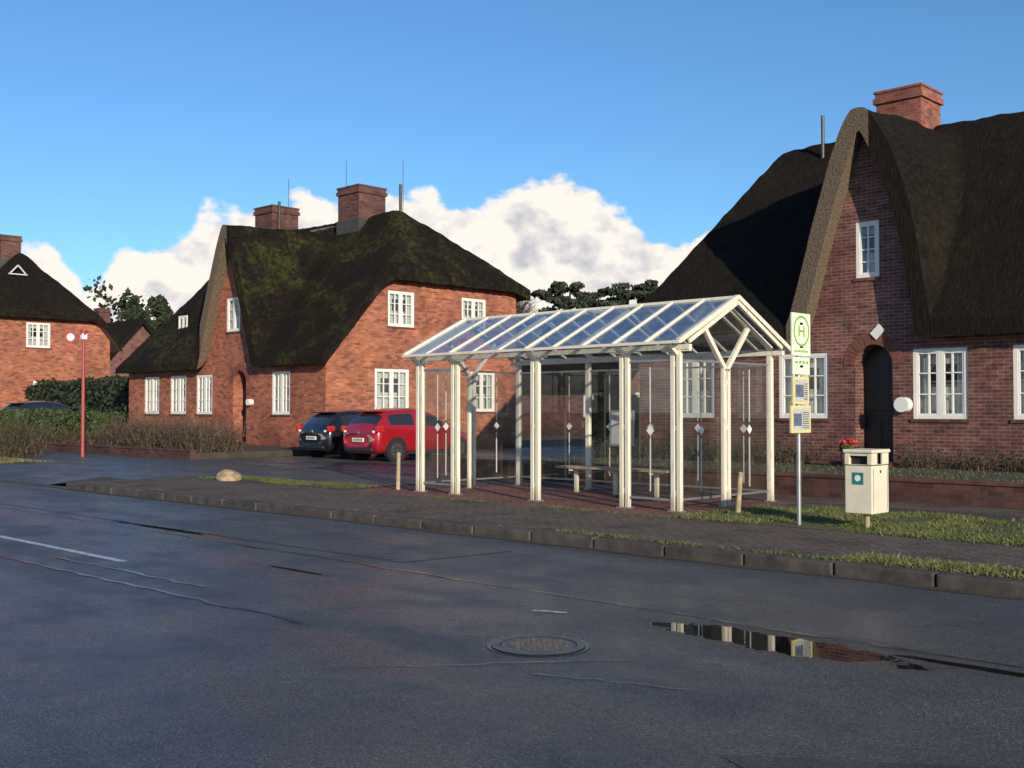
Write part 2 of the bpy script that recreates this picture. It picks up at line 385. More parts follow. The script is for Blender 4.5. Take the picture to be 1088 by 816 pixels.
def hedge(name,x0,x1,y0,y1,z0,z1,mat,n,s=.05,rough=.12):
    V=[];F=[]
    boxvf((x0+.15,x1-.15,y0+.15,y1-.15,z0,z1-.15),V,F)
    for _ in range(n):
        x=random.uniform(x0,x1);y=random.uniform(y0,y1);z=random.uniform(z0,z1)
        f=random.choice("xXyYztt") 
        if f=='x':x=x0
        elif f=='X':x=x1
        elif f=='y' or f=='Y':y=y0 if random.random()<.7 else y1
        else: z=z1
        b=mnoise.noise(Vector((x*1.2,y*1.2,z*1.5)))*rough*1.6
        z+=b if z>z1-.3 else 0; y+=b*.8
        x+=random.gauss(0,rough*.4);y+=random.gauss(0,rough*.4);z+=random.gauss(0,rough*.4)
        leaves(V,F,(x,y,max(z,z0)),s,1,(.01,.01,.01))
    return mesh(name,V,F,mat)
hedge("hedge",-49.5,-38.6,18.0,19.0,.12,1.42,M['hedge'],22000,.07)
hedge("tall_hedge",-59.5,-46.2,24.2,25.4,.12,2.9,M['hedge2'],16000,.12,.2)
hedge("tall_hedge",-29.8,-18.6,35.5,36.6,.12,2.0,M['hedge2'],10000,.12,.25)
def twigbush(name,regs,mat,leaf=None):
    V=[];F=[];mi=[]
    for x0,x1,y0,y1,z,h,n in regs:
        for _ in range(n):
            x=random.uniform(x0,x1);y=random.uniform(y0,y1)
            hh=h*random.uniform(.5,1.1)*(1+.7*mnoise.noise(Vector((x*1.5,y,0))))
            p=Vector((x,y,z)); lean=Vector((random.gauss(0,.16),random.gauss(0,.16),0)); 
            for s in range(3):
                q=p+Vector((lean.x*hh/1.5,lean.y*hh/1.5,hh/3)); w=.012*(1-.25*s); a=random.uniform(0,3.14);d=Vector((math.cos(a)*w,math.sin(a)*w,0));k=len(V)
                V+=[tuple(p-d),tuple(p+d),tuple(q+d*.7),tuple(q-d*.7)];F.append((k,k+1,k+2,k+3));mi.append(0)
                for _b in range(2):
                    t=p.lerp(q,random.random()); e=t+Vector((random.gauss(0,.12),random.gauss(0,.12),random.uniform(.03,.2)));k=len(V)
                    V+=[tuple(t-d*.5),tuple(t+d*.5),tuple(e)];F.append((k,k+1,k+2));mi.append(0)
                    if leaf and random.random()<.4:
                        n0=len(F); leaves(V,F,tuple(e),.035,1,(.01,.01,.01)); mi+= [1]*(len(F)-n0)
                p=q; lean+=Vector((random.gauss(0,.1),random.gauss(0,.1),0))
    return mesh(name,V,F,[mat]+([leaf] if leaf else []),None,mi)
twigbush("dry_shrub",[(-37.5,-30.3,17.4,19.2,.3,.9,1700),(-41.5,-37.5,17.4,19.2,.3,.6,600)],M['twig'],M['twig'])
twigbush("dry_shrub",[(-44,-35.2,13.6,14.8,.12,1.1,2200)],M['twig'],M['hedge'])
twigbush("garden_shrub",[(-18.2,-12.2,21.4,22.3,.4,.4,500),(-10.2,-2,21.8,22.4,.4,.32,500)],M['twig'],M['hedge2'])
grass("garden_lawn_grass",[(-18,-4,17.3,22.3,.4,9000)],M['blade'],.03,.07)
gw=root("garden_wall",(-12,17.1,.12))
boxes("brick_courses",[(-18.4,6,17.0,17.22,.10,.46)],M['brick_w'],gw)
boxes("coping",[(-18.43,6,16.97,17.25,.46,.52)],M['brick_w'],gw,.01)
gw=root("garden_wall",(-36,17.1,.12))
boxes("brick_courses",[(-41.8,-30.0,17.0,17.22,.10,.36)],M['brick_w'],gw)
boxes("coping",[(-41.83,-29.97,16.97,17.25,.36,.41)],M['brick_w'],gw,.01)
boxes("garden_soil",[(-18.38,6,17.21,23,.1,.41)],M['soil'])
boxes("garden_soil",[(-41.78,-30.02,17.21,23,.1,.31)],M['soil'])
# ------------------------------------------------------------------ house kit
def smin(a,b,k):
    h=max(k-abs(a-b),0)/k; return min(a,b)-h*h*k*.25
def smax(a,b,k): return -smin(-a,-b,k)
class House:
    def __init__(s,**k): s.__dict__.update(k)
    def main(s,x,y):
        f=s.he+s.sf*(y-(s.y0-s.ov)); b=s.heb+s.sb*((s.y1+s.ov)-y)
        l=s.hel+s.sl*(x-(s.x0-s.ov)); r=s.her+s.sr*((s.x1+s.ov)-x)
        return smin(smin(f,b,.5),smin(l,r,.3),.5)
    def top(s,x,y):
        h=s.main(x,y)
        if s.cross:
            xc,za,gl,gr,c=s.cross; dx=x-xc; a=max(0,abs(dx)-.10); d=math.sqrt(a*a+.04)-.2
            h=smax(h,za-(gl if dx<0 else gr)(d)+.03*(y-s.y0),.6)
        if s.dorm:
            xd,yd,zd,wd=s.dorm
            if y>yd: h=smax(h,zd-((x-xd)/wd)**2*1.0+.25*(y-yd)*.4,.2)
        return h
    def bot(s,x,y):
        h=max(s.main(x,y)-.44,s.he-.30)
        if s.cross:
            xc,za,gl,gr,c=s.cross; dx=x-xc
            h=smax(h,za-c-(gl if dx<0 else gr)(abs(dx))+.03*(y-s.y0),.25)
        return h
def build_roof(name,H,parent,mat,step=.1,seed=0):
    ov=H.ov
    nx=int((H.x1-H.x0+2*ov)/step); ny=int((H.y1-H.y0+2*ov)/step)
    V=[];F=[];mi=[]
    X=[H.x0-ov+i*(H.x1-H.x0+2*ov)/nx for i in range(nx+1)]; Y=[H.y0-ov+j*(H.y1-H.y0+2*ov)/ny for j in range(ny+1)]
    def idx(i,j): return j*(nx+1)+i
    for y in Y:
        for x in X:
            z=H.top(x,y); n=mnoise.noise(Vector((x*.6+seed,y*.6,z*.6)))*.13+mnoise.noise(Vector((x*3+seed,y*3,z*3)))*.045
            V.append((x,y,z+n))
    N=len(V)
    for y in Y:
        for x in X:
            t=H.top(x,y); b=min(H.bot(x,y),t-.25)
            V.append((x,y,b+mnoise.noise(Vector((x*4,y*4,seed)))*.035))
    for j in range(ny):
        for i in range(nx):
            F.append((idx(i,j),idx(i+1,j),idx(i+1,j+1),idx(i,j+1)));mi.append(0)
            F.append((N+idx(i,j),N+idx(i,j+1),N+idx(i+1,j+1),N+idx(i+1,j)));mi.append(1)
    for i in range(nx):
        lit_rim=H.cross and -1.8<X[i]-H.cross[0]<.15  # gable rim light painted by material: sunlit left half pale reed, shaded right dark
        F.append((idx(i,0),N+idx(i,0),N+idx(i+1,0),idx(i+1,0)));mi.append(1 if lit_rim else 0)
        F.append((idx(i,ny),idx(i+1,ny),N+idx(i+1,ny),N+idx(i,ny)));mi.append(0)
    for j in range(ny):
        F.append((idx(0,j),idx(0,j+1),N+idx(0,j+1),N+idx(0,j)));mi.append(0)
        F.append((idx(nx,j),N+idx(nx,j),N+idx(nx,j+1),idx(nx,j+1)));mi.append(0)
    return mesh(name,V,F,[mat,M['reed']],parent,mi)
def P(axis,const,a,z,d=0,sg=-1):
    c=const-sg*d
    return (a,c,z) if axis=='x' else (c,a,z)
def build_wall(name,parent,axis,const,sg,a0,a1,z0,topf,ops,mat,step=.14):
    br={a0,a1}
    n=int((a1-a0)/step)
    for i in range(n+1): br.add(round(a0+(a1-a0)*i/n,4))
    for o in ops:
        br.add(o['a0']);br.add(o['a1'])
        if 'fn' in o:
            for i in range(13): br.add(round(o['a0']+(o['a1']-o['a0'])*i/12,4))
    br=sorted(br); V=[];F=[]
    def q(p): 
        k=len(V);V.extend(p)
        F.append((k,k+1,k+2,k+3) if (axis=='x')==(sg<0) else (k+3,k+2,k+1,k))
    for b0,b1 in zip(br,br[1:]):
        if b1-b0<1e-4: continue
        m=(b0+b1)/2; act=sorted([o for o in ops if o['a0']<m<o['a1']],key=lambda o:o['z0']); c0=c1=z0
        for o in act:
            q([P(axis,const,b0,c0),P(axis,const,b1,c1),P(axis,const,b1,o['z0']),P(axis,const,b0,o['z0'])])
            if 'fn' in o: c0,c1=o['fn'](b0),o['fn'](b1)
            else: c0=c1=o['z1']
            D=o.get('d',.14)
            q([P(axis,const,b0,c0,D,sg),P(axis,const,b1,c1,D,sg),P(axis,const,b1,c1),P(axis,const,b0,c0)])
            q([P(axis,const,b0,o['z0']),P(axis,const,b1,o['z0']),P(axis,const,b1,o['z0'],D,sg),P(axis,const,b0,o['z0'],D,sg)])
        q([P(axis,const,b0,c0),P(axis,const,b1,c1),P(axis,const,b1,topf(b1)),P(axis,const,b0,topf(b0))])
    for o in ops:
        D=o.get('d',.14); zt=o['z1'] if 'fn' not in o else o['fn'](o['a0'])
        for a in(o['a0'],o['a1']):
            q([P(axis,const,a,o['z0']),P(axis,const,a,o['z0'],D,sg),P(axis,const,a,zt,D,sg),P(axis,const,a,zt)])
    return mesh(name,V,F,mat,parent)
def ab(axis,const,sg,a0,a1,d0,d1,z0,z1):
    c0,c1=const-sg*d0,const-sg*d1
    if c0>c1:c0,c1=c1,c0
    return (a0,a1,c0,c1,z0,z1) if axis=='x' else (c0,c1,a0,a1,z0,z1)
def window(parent,axis,const,sg,a0,a1,z0,z1,cols=4,rows=3,far=False,curt=True):
    B=[];f=.08
    A=lambda *k:B.append(ab(axis,const,sg,*k))
    A(a0,a0+f,.02,.10,z0,z1);A(a1-f,a1,.02,.10,z0,z1);A(a0+f,a1-f,.023,.10,z1-f,z1);A(a0+f,a1-f,.023,.10,z0,z0+f)
    m=(a0+a1)/2
    if cols>=2 and cols%2==0 and (a1-a0)>.7: A(m-.05,m+.05,.026,.10,z0+f,z1-f)
    t=.026 if not far else .032
    ai,aj,zi,zj=a0+f,a1-f,z0+f,z1-f
    for i in range(1,cols):
        a=ai+(aj-ai)*i/cols
        if abs(a-m)<.03 and (a1-a0)>.7: continue
        A(a-t/2-.004,a+t/2+.004,.035,.085,zi,zj)
    for j in range(1,rows):
        z=zi+(zj-zi)*j/rows; A(ai,aj,.038,.083,z-t/2,z+t/2)
    for s0,s1 in((ai,m-.05),(m+.05,aj)) if (a1-a0)>.7 else ((ai,aj),):
        A(s0,s0+.035,.030,.09,zi,zj);A(s1-.035,s1,.030,.09,zi,zj);A(s0+.035,s1-.035,.032,.09,zi,zi+.035);A(s0+.035,s1-.035,.032,.09,zj-.035,zj)
    boxes("window_frame",B,M['white'],parent)
    d=.064
    mesh("window_pane",[P(axis,const,ai,zi,d,sg),P(axis,const,aj,zi,d,sg),P(axis,const,aj,zj,d,sg),P(axis,const,ai,zj,d,sg)],[(0,1,2,3)],M['winglass'],parent)
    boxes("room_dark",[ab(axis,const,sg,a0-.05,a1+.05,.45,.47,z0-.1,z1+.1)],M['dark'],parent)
    if curt:
        w=(a1-a0)*.24; C=[]
        for q0,q1 in((a0+.03,a0+w),(a1-w,a1-.03)):
            n=5
            for i in range(n):
                u=q0+(q1-q0)*i/n; C.append(ab(axis,const,sg,u,u+(q1-q0)/n*.96,.15+.015*(i%2),.165+.015*(i%2),z0+.02,z1))
        C.append(ab(axis,const,sg,a0+.03,a1-.03,.185,.19,z1-(z1-z0)*.22,z1))
        if random.random()<.7: C.append(ab(axis,const,sg,a0+w,a1-w,.2,.205,z0+.02,z0+(z1-z0)*.45))
        boxes("curtain",C,M['curtain'],parent)
    boxes("window_sill",[ab(axis,const,sg,a0-.04,a1+.04,-.035,.10,z0-.07,z0-.002)],M['brick_w'] ,parent)
def chimney(parent,x,y,z0,z1,w,mat):
    h=w/2
    B=[(x-h,x+h,y-h,y+h,z0,z1-.32),(x-h-.06,x+h+.06,y-h-.06,y+h+.06,z1-.32,z1-.18),(x-h-.02,x+h+.02,y-h-.02,y+h+.02,z1-.18,z1-.06),(x-h-.05,x+h+.05,y-h-.05,y+h+.05,z1-.06,z1)]
    boxes("chimney",B,mat,parent)
    boxes("chimney_lead_flashing",[(x-h-.04,x+h+.04,y-h-.04,y+h+.04,z0,z1-1.35)],M['dkmetal'],parent)
    tubes("chimney_pot",[((x-.2,y,z1),(x-.2,y,z1+.08),.11,.10),((x+.2,y,z1),(x+.2,y,z1+.05),.11,.1)],M['dkmetal'],parent)
def arch(a0,a1,zs):
    m=(a0+a1)/2;r=(a1-a0)/2
    return lambda a: zs+math.sqrt(max(0,r*r-(a-m)**2))
def archring(parent,a0,a1,zs,y,mat,w=.26):
    V=[];F=[];m=(a0+a1)/2;r=(a1-a0)/2; n=19
    for i in range(n):
        t0=math.pi*(i+.06)/n;t1=math.pi*(i+.94)/n;k=len(V)
        for yy in(y-.012,y+.02):
            for t,rr in((t0,r+.003),(t0,r+w),(t1,r+w),(t1,r+.003)): V.append((m+rr*math.cos(t),yy,zs+rr*math.sin(t)))
        F+=[(k,k+1,k+2,k+3),(k+4,k+7,k+6,k+5),(k,k+4,k+5,k+1),(k+1,k+5,k+6,k+2),(k+2,k+6,k+7,k+3),(k+3,k+7,k+4,k)]
    mesh("door_arch_bricks",V,F,mat,parent)
M['archb']=simple("arch_brick",(.20,.07,.052),.85,var=.4,scale=9,bump=.3)
def build_house(H,name,bm,tm,front,side_r,side_l,seed=0,far=False):
    r=root(name,((H.x0+H.x1)/2,(H.y0+H.y1)/2,.12))
    build_roof("thatched_roof",H,r,tm,.1 if not far else .2,seed)
    g=lambda x,y: H.top(x,y)*.45+min(H.bot(x,y),H.top(x,y)-.25)*.55
    build_wall("front_wall",r,'x',H.y0,-1,H.x0,H.x1,.0,lambda a:g(a,H.y0),front,bm,.09)
    build_wall("back_wall",r,'x',H.y1,1,H.x0,H.x1,.0,lambda a:g(a,H.y1),[],bm,.4)
    build_wall("side_wall",r,'y',H.x1,1,H.y0,H.y1,.0,lambda a:g(H.x1,a),side_r,bm,.14)
    build_wall("side_wall_far",r,'y',H.x0,-1,H.y0,H.y1,.0,lambda a:g(H.x0,a),side_l,bm,.3)
    for o in front:
        if o.get('win'): window(r,'x',H.y0,-1,o['a0'],o['a1'],o['z0'],o['z1'],o.get('c',4),o.get('r',3),far)
    for o in side_r:
        window(r,'y',H.x1,1,o['a0'],o['a1'],o['z0'],o['z1'],o.get('c',4),o.get('r',3),far)
    return r
def W(a0,a1,z0,z1,c=4,r=3): return dict(a0=a0,a1=a1,z0=z0,z1=z1,c=c,r=r,win=True)
def D(a0,a1,z0,zs): return dict(a0=a0,a1=a1,z0=z0,fn=arch(a0,a1,zs),z1=zs,d=.5)
HR=House(x0=-17.4,x1=-3.2,y0=22.6,y1=31.2,ov=.42,he=3.42,sf=1.12,heb=3.4,sb=1.2,hel=4.4,sl=2.2,her=3.4,sr=1.7,
         cross=(-11.15,8.18,lambda d:2.6*d+.45*d*d,lambda d:2.0*d+.95*min(d,2.2)**4,.42),dorm=None)
r=build_house(HR,"brick_house",M['brick_r'],M['thatch'],
   [W(-13.35,-12.1,1.42,2.9),W(-10.15,-9.0,1.42,2.9),W(-8.1,-6.95,1.42,2.9),W(-16.3,-15.1,1.42,2.9),W(-5.6,-4.4,1.42,2.9),W(-11.42,-10.88,4.5,5.74,2,4),
    D(-11.46,-10.6,.5,2.6)],[W(24.5,25.7,1.42,2.9)],[],seed=3)
archring(r,-11.46,-10.6,2.6,22.6,M['archb'])
boxes("door_leaf",[(-11.5,-10.56,23.05,23.1,.5,3.1)],M['door'],r)
boxes("door_panels",[(-11.38,-11.07,23.03,23.05,.7,1.4),(-10.99,-10.68,23.03,23.05,.7,1.4),(-11.38,-10.68,23.03,23.05,1.6,2.4)],M['door'],r,.006)
boxes("door_step",[(-11.7,-10.35,21.9,22.59,.35,.5)],M['brick_w'],r,.01)
beams("house_plaque",[((-11.02,22.57,3.20),(-10.82,22.57,3.40),.2,.03,(0,1,0))],M['white'],r,.004)
tubes("wall_lantern",[((-10.28,22.3,1.72),(-10.28,22.52,1.72),.16,.16),((-10.28,22.52,1.72),(-10.28,22.6,1.72),.05,.05)],M['white'],r,20,smooth=True)
chimney(r,-12.05,26.7,7.4,9.6,1.15,M['brick_o'])
tubes("aerial_mast",[((-14.3,26.5,8.0),(-14.3,26.5,9.4),.045,.045)],M['dkmetal'],r)
PX=-11.15
pl=root("potted_plant",(PX,21.7,.4)); tubes("pot",[((PX,21.7,.4),(PX,21.7,.68),.14,.19)],M['pot'],pl,16)
V=[];F=[];leaves(V,F,(PX,21.7,.82),.05,200,(.22,.22,.15)); mesh("leaves",V,F,M['hedge'],pl)
V=[];F=[];leaves(V,F,(PX,21.68,.92),.045,60,(.2,.2,.1)); mesh("flower_heads",V,F,M['flower'],pl)
HM=House(x0=-45.1,x1=-30.9,y0=22.6,y1=32.0,ov=.42,he=3.5,sf=1.12,heb=6.5,sb=.62,hel=3.6,sl=2.5,her=6.75,sr=1.15,
         cross=(-36.75,8.65,lambda d:2.35*d+.12*d*d,lambda d:2.3*d+.2*d*d,.42),dorm=(-42.4,23.85,6.0,.75))
r=build_house(HM,"brick_house",M['brick_m'],M['thatch_m'],
   [W(-43.7,-42.45,1.45,3.0),W(-41.5,-40.25,1.45,3.0),W(-39.45,-38.25,1.45,3.0),W(-34.15,-33.0,1.45,3.0),W(-37.25,-36.3,4.6,5.9,2,3),
    D(-36.75,-35.85,.4,2.65)],
   [W(24.75,26.35,1.55,3.1),W(29.4,30.8,1.55,3.1),W(25.35,26.6,4.65,5.95),W(29.0,30.3,4.75,5.95)],[],seed=9)
archring(r,-36.75,-35.85,2.65,22.6,M['archb'])
boxes("door_leaf",[(-36.8,-35.8,23.05,23.1,.4,3.2)],M['door'],r)
window(r,'x',23.6,-1,-42.75,-42.05,4.75,5.6,2,2)
boxes("dormer_cheeks",[(-42.95,-41.85,23.66,24.1,4.4,5.72)],M['thatch'],r)
chimney(r,-35.2,27.5,8.2,10.55,1.35,M['brick_c']); chimney(r,-41.4,27.6,8.2,10.55,1.35,M['brick_c'])
boxes("ridge_cap",[(-40.4,-36.0,27.2,27.8,8.98,9.18)],M['lead'],r,.05)
tubes("aerial_mast",[((-40.6,27.2,8.9),(-40.6,27.2,10.7),.06,.06),((-32.9,27.6,8.6),(-32.9,27.6,10.4),.06,.06),((-36.1,27.4,8.9),(-36.1,27.4,11.8),.012,.012),((-32.75,27.6,8.6),(-32.75,27.6,11.3),.012,.012),((-39.9,27.2,8.9),(-39.9,27.2,11.6),.012,.012)],M['dkmetal'],r)
tubes("wall_lantern",[((-35.45,22.4,1.9),(-35.45,22.6,1.9),.12,.12)],M['white'],r,16)
HL=House(x0=-74,x1=-60,y0=20.2,y1=28.9,ov=.5,he=4.6,sf=1.15,heb=5.4,sb=1.15,hel=4,sl=1.5,her=7.0,sr=1.2,cross=None,dorm=None)
r=build_house(HL,"brick_house",M['brick_m'],M['thatch'],[],[W(24.2,25.5,5.0,6.35),W(24.6,26.3,1.7,3.2),W(21.2,22.4,5.0,6.35),W(21.0,22.4,1.7,3.2)],[],seed=5,far=True)
chimney(r,-63.5,24.5,9.3,11.4,1.1,M['brick_c'])
beams("owl_gable",[((-60.95,23.65,9.0),(-60.95,24.1,9.5),.10,.06),((-60.95,24.55,9.0),(-60.95,24.1,9.5),.10,.06),((-60.95,23.6,9.0),(-60.95,24.6,9.0),.10,.06)],M['curtain'],r)
def far_house(x0,x1,y0,y1,he,hr,ch=True):
    r=root("distant_house",((x0+x1)/2,(y0+y1)/2,.12)); ym=(y0+y1)/2
    build_wall("side_wall",r,'y',x1,1,y0,y1,0,lambda a:he+(hr-he)*(1-abs(a-ym)/(y1-ym)) -.15,[W(ym-.7,ym+.7,he+.3,he+1.5),W(y0+1,y0+2.3,1.2,2.6),W(y1-2.3,y1-1,1.2,2.6)],M['brick_r'],.3)
    build_wall("front_wall",r,'x',y0,-1,x0,x1,0,lambda a:he-.05,[W(x0+1.5,x0+3,1.2,2.6),W(x1-3,x1-1.5,1.2,2.6)],M['brick_r'],.4)
    for a in(W(ym-.7,ym+.7,he+.3,he+1.5),W(y0+1,y0+2.3,1.2,2.6),W(y1-2.3,y1-1,1.2,2.6)): window(r,'y',x1,1,a['a0'],a['a1'],a['z0'],a['z1'],4,2,True)
    for a in(W(x0+1.5,x0+3,1.2,2.6),W(x1-3,x1-1.5,1.2,2.6)): window(r,'x',y0,-1,a['a0'],a['a1'],a['z0'],a['z1'],4,2,True)
    V=[];o=.4
    for x in(x0-o,x1+o):
        for y,z in((y0-o,he-.3),(ym,hr),(y1+o,he-.3),(y1+o,he-.65),(ym,hr-.4),(y0-o,he-.65)): V.append((x,y,z))
    F=[(0,1,7,6),(1,2,8,7),(2,3,9,8),(3,4,10,9),(4,5,11,10),(5,0,6,11),(0,5,4,1),(1,4,3,2),(6,7,10,11),(7,8,9,10)]
    mesh("thatched_roof",V,F,M['thatch'],r)
    if ch: chimney(r,(x0+x1)/2,ym,hr-.6,hr+1.2,.9,M['brick_c'])
far_house(-92,-79,36,45,3.6,8.6)
far_house(-50,-38,48,57,3.4,7.6,False)
far_house(-70,-58,60,69,3.2,8.4,False)
# ------------------------------------------------------------------ trees
def tree(name,x,y,h,crown,n,ls,mat,trunk=.2,bare=False):
    r=root(name,(x,y,.1)); T=[((x,y,0),(x+.1,y,h*.5),trunk,trunk*.65),((x+.1,y,h*.5),(x,y+.1,h*.9),trunk*.65,trunk*.15)]
    V=[];F=[]
    for(cx,cy,cz,rx,ry,rz) in crown:
        T.append(((x,y,max(h*.3,cz-rz*1.1)),(x+cx,y+cy,cz),trunk*.35,.03))
    if bare:
        for _ in range(160):
            z=random.uniform(h*.35,h*.9); a=random.uniform(0,6.28); L=h*.32*(1.2-z/h)
            p=Vector((x,y,z)); q=p+Vector((math.cos(a)*L,math.sin(a)*L,L*random.uniform(.6,1.4))); T.append((tuple(p),tuple(q),.035,.008))
            for _k in range(3):
                m=p.lerp(q,random.uniform(.3,.9)); e=m+Vector((random.gauss(0,.4),random.gauss(0,.4),random.uniform(.2,.9))); T.append((tuple(m),tuple(e),.015,.005))
    tubes("trunk",T,M['bark'],r,7)
    for(cx,cy,cz,rx,ry,rz) in crown:
        for _ in range(9):
            a=random.uniform(0,6.28);b_=random.uniform(-.6,1); rr=random.uniform(.5,1)
            leaves(V,F,(x+cx+math.cos(a)*rx*rr*.8,y+cy+math.sin(a)*ry*rr*.8,cz+b_*rz*.75),ls,n//9,(rx*.38,ry*.38,rz*.33))
    if V: mesh("crown",V,F,mat,r)
def rc(h,w,k):
    out=[]
    for i in range(k):
        t=i/(k-1); z=h*(.45+.5*t); a=random.uniform(0,6.28); rr=w*(1-.75*t)*.6
        out.append((math.cos(a)*rr,math.sin(a)*rr,z,w*(.55-.3*t),w*(.55-.3*t),h*.11))
    return out
tree("pine_tree",-58.2,66.5,12.2,[(0,0,11.4,1.6,1.6,.7),(-1.4,-.9,10.6,1.5,1.5,.6),(1.3,1.2,10.7,1.6,1.5,.6),(.4,.3,9.8,2.3,2.3,.9),(-.7,0,8.9,2.2,2.2,.9)],900,.18,M['pine'])
tree("pine_tree",-45,57.2,10.0,[(0,0,9.3,1.7,1.7,.6),(-1.6,-.5,8.7,1.4,1.4,.55),(1.9,.9,8.9,1.6,1.5,.55),(.6,1,9.7,1,1,.4),(-.6,.3,8.1,1.6,1.6,.5)],900,.15,M['pine'])
tree("bare_tree",-57.5,60,10.2,[],0,.1,M['pine'],.14,True)
tree("bare_tree",-66,68,12,[],0,.1,M['pine'],.14,True)
tree("pine_tree",-104,52,12.5,rc(12.3,3.5,8),600,.3,M['pine'])
tree("pine_tree",-108,58,13.5,rc(13,4,8),600,.3,M['pine'])
def tree_mass(name,pts,mat):
    V=[];F=[]
    for(x,y,h,w) in pts:
        for _ in range(16):
            leaves(V,F,(x+random.gauss(0,w*.45),y+random.gauss(0,w*.45),h*random.uniform(.3,.92)),.42,44,(w*.4,w*.4,h*.11))
        tubevf((x,y,0),(x,y,h*.8),.3,.1,V,F,6)
    mesh(name,V,F,mat)
pts=[]
for i in range(74):
    px=-70+i*15; t=(px-544)/1170; z=random.uniform(120,150); h=random.uniform(8,12.5)
    if 430<px<1000: h*=.9
    if px<160: h*=1.35
    pts.append((z*(-.697+.717*t),z*(.717+.697*t),h,4.5))
tree_mass("distant_tree_line",pts,M['pine'])
# ------------------------------------------------------------------ bus shelter
sh=root("bus_shelter",(-12.27,14.43,.12)); G=.124
YF,YB,YM=13.15,15.72,14.43; XA,XB=-15.1,-9.45; ZE,ZR=2.58,3.32; YE0,YE1=12.90,15.95; XR0,XR1=-15.3,-9.2
fx=[-15.1,-14.17,-12.25,-10.4,-9.45]; bx=[-15.1,-13.3,-11.35,-9.45]
def roofz(y): return ZE+(ZR-ZE)*(1-abs(y-YM)/(YM-YE0))
PB=[]
def post(x,y,zt,ax):
    if ax=='x': PB.extend([(x-.088,x-.018,y-.035,y+.035,G,zt),(x+.018,x+.088,y-.035,y+.035,G,zt)]); PB.extend([(x-.018,x+.018,y-.02,y+.02,z,z+.08) for z in(.35,1.3,zt-.25)])
    else: PB.extend([(x-.035,x+.035,y-.088,y-.018,G,zt),(x-.035,x+.035,y+.018,y+.088,G,zt)]); PB.extend([(x-.02,x+.02,y-.018,y+.018,z,z+.08) for z in(.35,1.3,zt-.25)])
for x in fx: post(x,YF,2.48,'x')
for x in bx: PB.append((x-.045,x+.045,YB-.04,YB+.04,G,2.48))
for x in(XA,XB): post(x,YM,2.24,'y')
boxes("posts",PB,M['cream'],sh,.006)
boxes("post_feet",[(x-.12,x+.12,YF-.07,YF+.07,G,G+.02) for x in fx]+[(x-.07,x+.07,YB-.07,YB+.07,G,G+.02) for x in bx]+[(x-.07,x+.07,YM-.12,YM+.12,G,G+.02) for x in(XA,XB)],M['metal'],sh,.004)
beams("eave_beams",[((XR0,YF,2.52),(XR1,YF,2.52),.08,.075),((XR0,YB,2.52),(XR1,YB,2.52),.08,.075)],M['cream'],sh,.006)
nb=10
beams("corbels",[((x,YF-.02,2.42),(x,YE0+.05,2.54),.09,.05) for x in fx]+[((x-.25,YF,2.47),(x+.25,YF,2.47),.05,.03) for x in fx],M['cream'],sh,.004)
beams("roof_rails",[((XR0,YE0,ZE),(XR1,YE0,ZE),.045,.045),((XR0,YE1,ZE),(XR1,YE1,ZE),.045,.045),((XR0,YM,ZR+.01),(XR1,YM,ZR+.01),.07,.045)],M['cream'],sh,.006)
L=[]
for i in range(nb+1):
    x=XR0+.03+(XR1-XR0-.06)*i/nb; w=.07 if i in(0,nb) else .045; h=.07 if i in(0,nb) else .045
    for ye in(YE0,YE1): L.append(((x,ye,ZE+.012),(x,YM,ZR+.012),w,h))
beams("roof_glazing_bars",L,M['cream'],sh,.004)
for ye,nm in((YE0,"roof_glass_front"),(YE1,"roof_glass_back")):
    V=[];F=[]
    for i in range(nb):
        a=XR0+.05+(XR1-XR0-.1)*i/nb;b=XR0+.05+(XR1-XR0-.1)*(i+1)/nb;k=len(V); dz=random.uniform(-.012,.012)
        V+=[(a,ye,ZE+.01+dz),(b,ye,ZE+.01),(b,YM,ZR+.01+dz),(a,YM,ZR+.01)];F.append((k,k+1,k+2,k+3))
    mesh(nm,V,F,M['roofglass'],sh)
L=[]
for x in(XR0+.03,XA,XB,XR1-.03,-13.22,-11.34):
    if x in(XA,XB): 
        L+=[((x,YE0+.2,roofz(YE0+.2)-.09),(x,YM,ZR-.09),.06,.08),((x,YE1-.2,roofz(YE1-.2)-.09),(x,YM,ZR-.09),.06,.08)]
        L+=[((x,YM,2.2),(x,13.8,roofz(13.8)-.12),.07,.07),((x,YM,2.2),(x,15.06,roofz(15.06)-.12),.07,.07)]
    else: L+=[((x,YF,2.60),(x,YM,ZR-.07),.04,.06),((x,YB,2.60),(x,YM,ZR-.07),.04,.06)]
beams("gable_truss",L,M['cream'],sh,.004)
GP=[];FR=[];LN=[];DM=[]
def panel(axis,c,a0,a1,z0=.3,z1=2.34,nsub=1,mark=True):
    for i in range(nsub):
        b0=a0+(a1-a0)*i/nsub+.012;b1=a0+(a1-a0)*(i+1)/nsub-.012; m=(b0+b1)/2
        GP.append([(b0,c,z0),(b1,c,z0),(b1,c,z1),(b0,c,z1)] if axis=='x' else [(c,b0,z0),(c,b1,z0),(c,b1,z1),(c,b0,z1)])
        t=.0125
        for zz in(z0-.02,z1-.02):
            FR.append((b0,b1,c-t,c+t,zz,zz+.03) if axis=='x' else (c-t,c+t,b0,b1,zz,zz+.03))
        if mark:
            for s in(-1,1):
                d=.007*s
                for za,zb in((z0+.1,1.18),(1.42,z1-.1)):
                    LN.append((m-.006,m+.006,c+d-.001,c+d+.001,za,zb) if axis=='x' else (c+d-.001,c+d+.001,m-.006,m+.006,za,zb))
                DM.append(((m,c+d,1.30),'x') if axis=='x' else ((c+d,m,1.30),'y'))
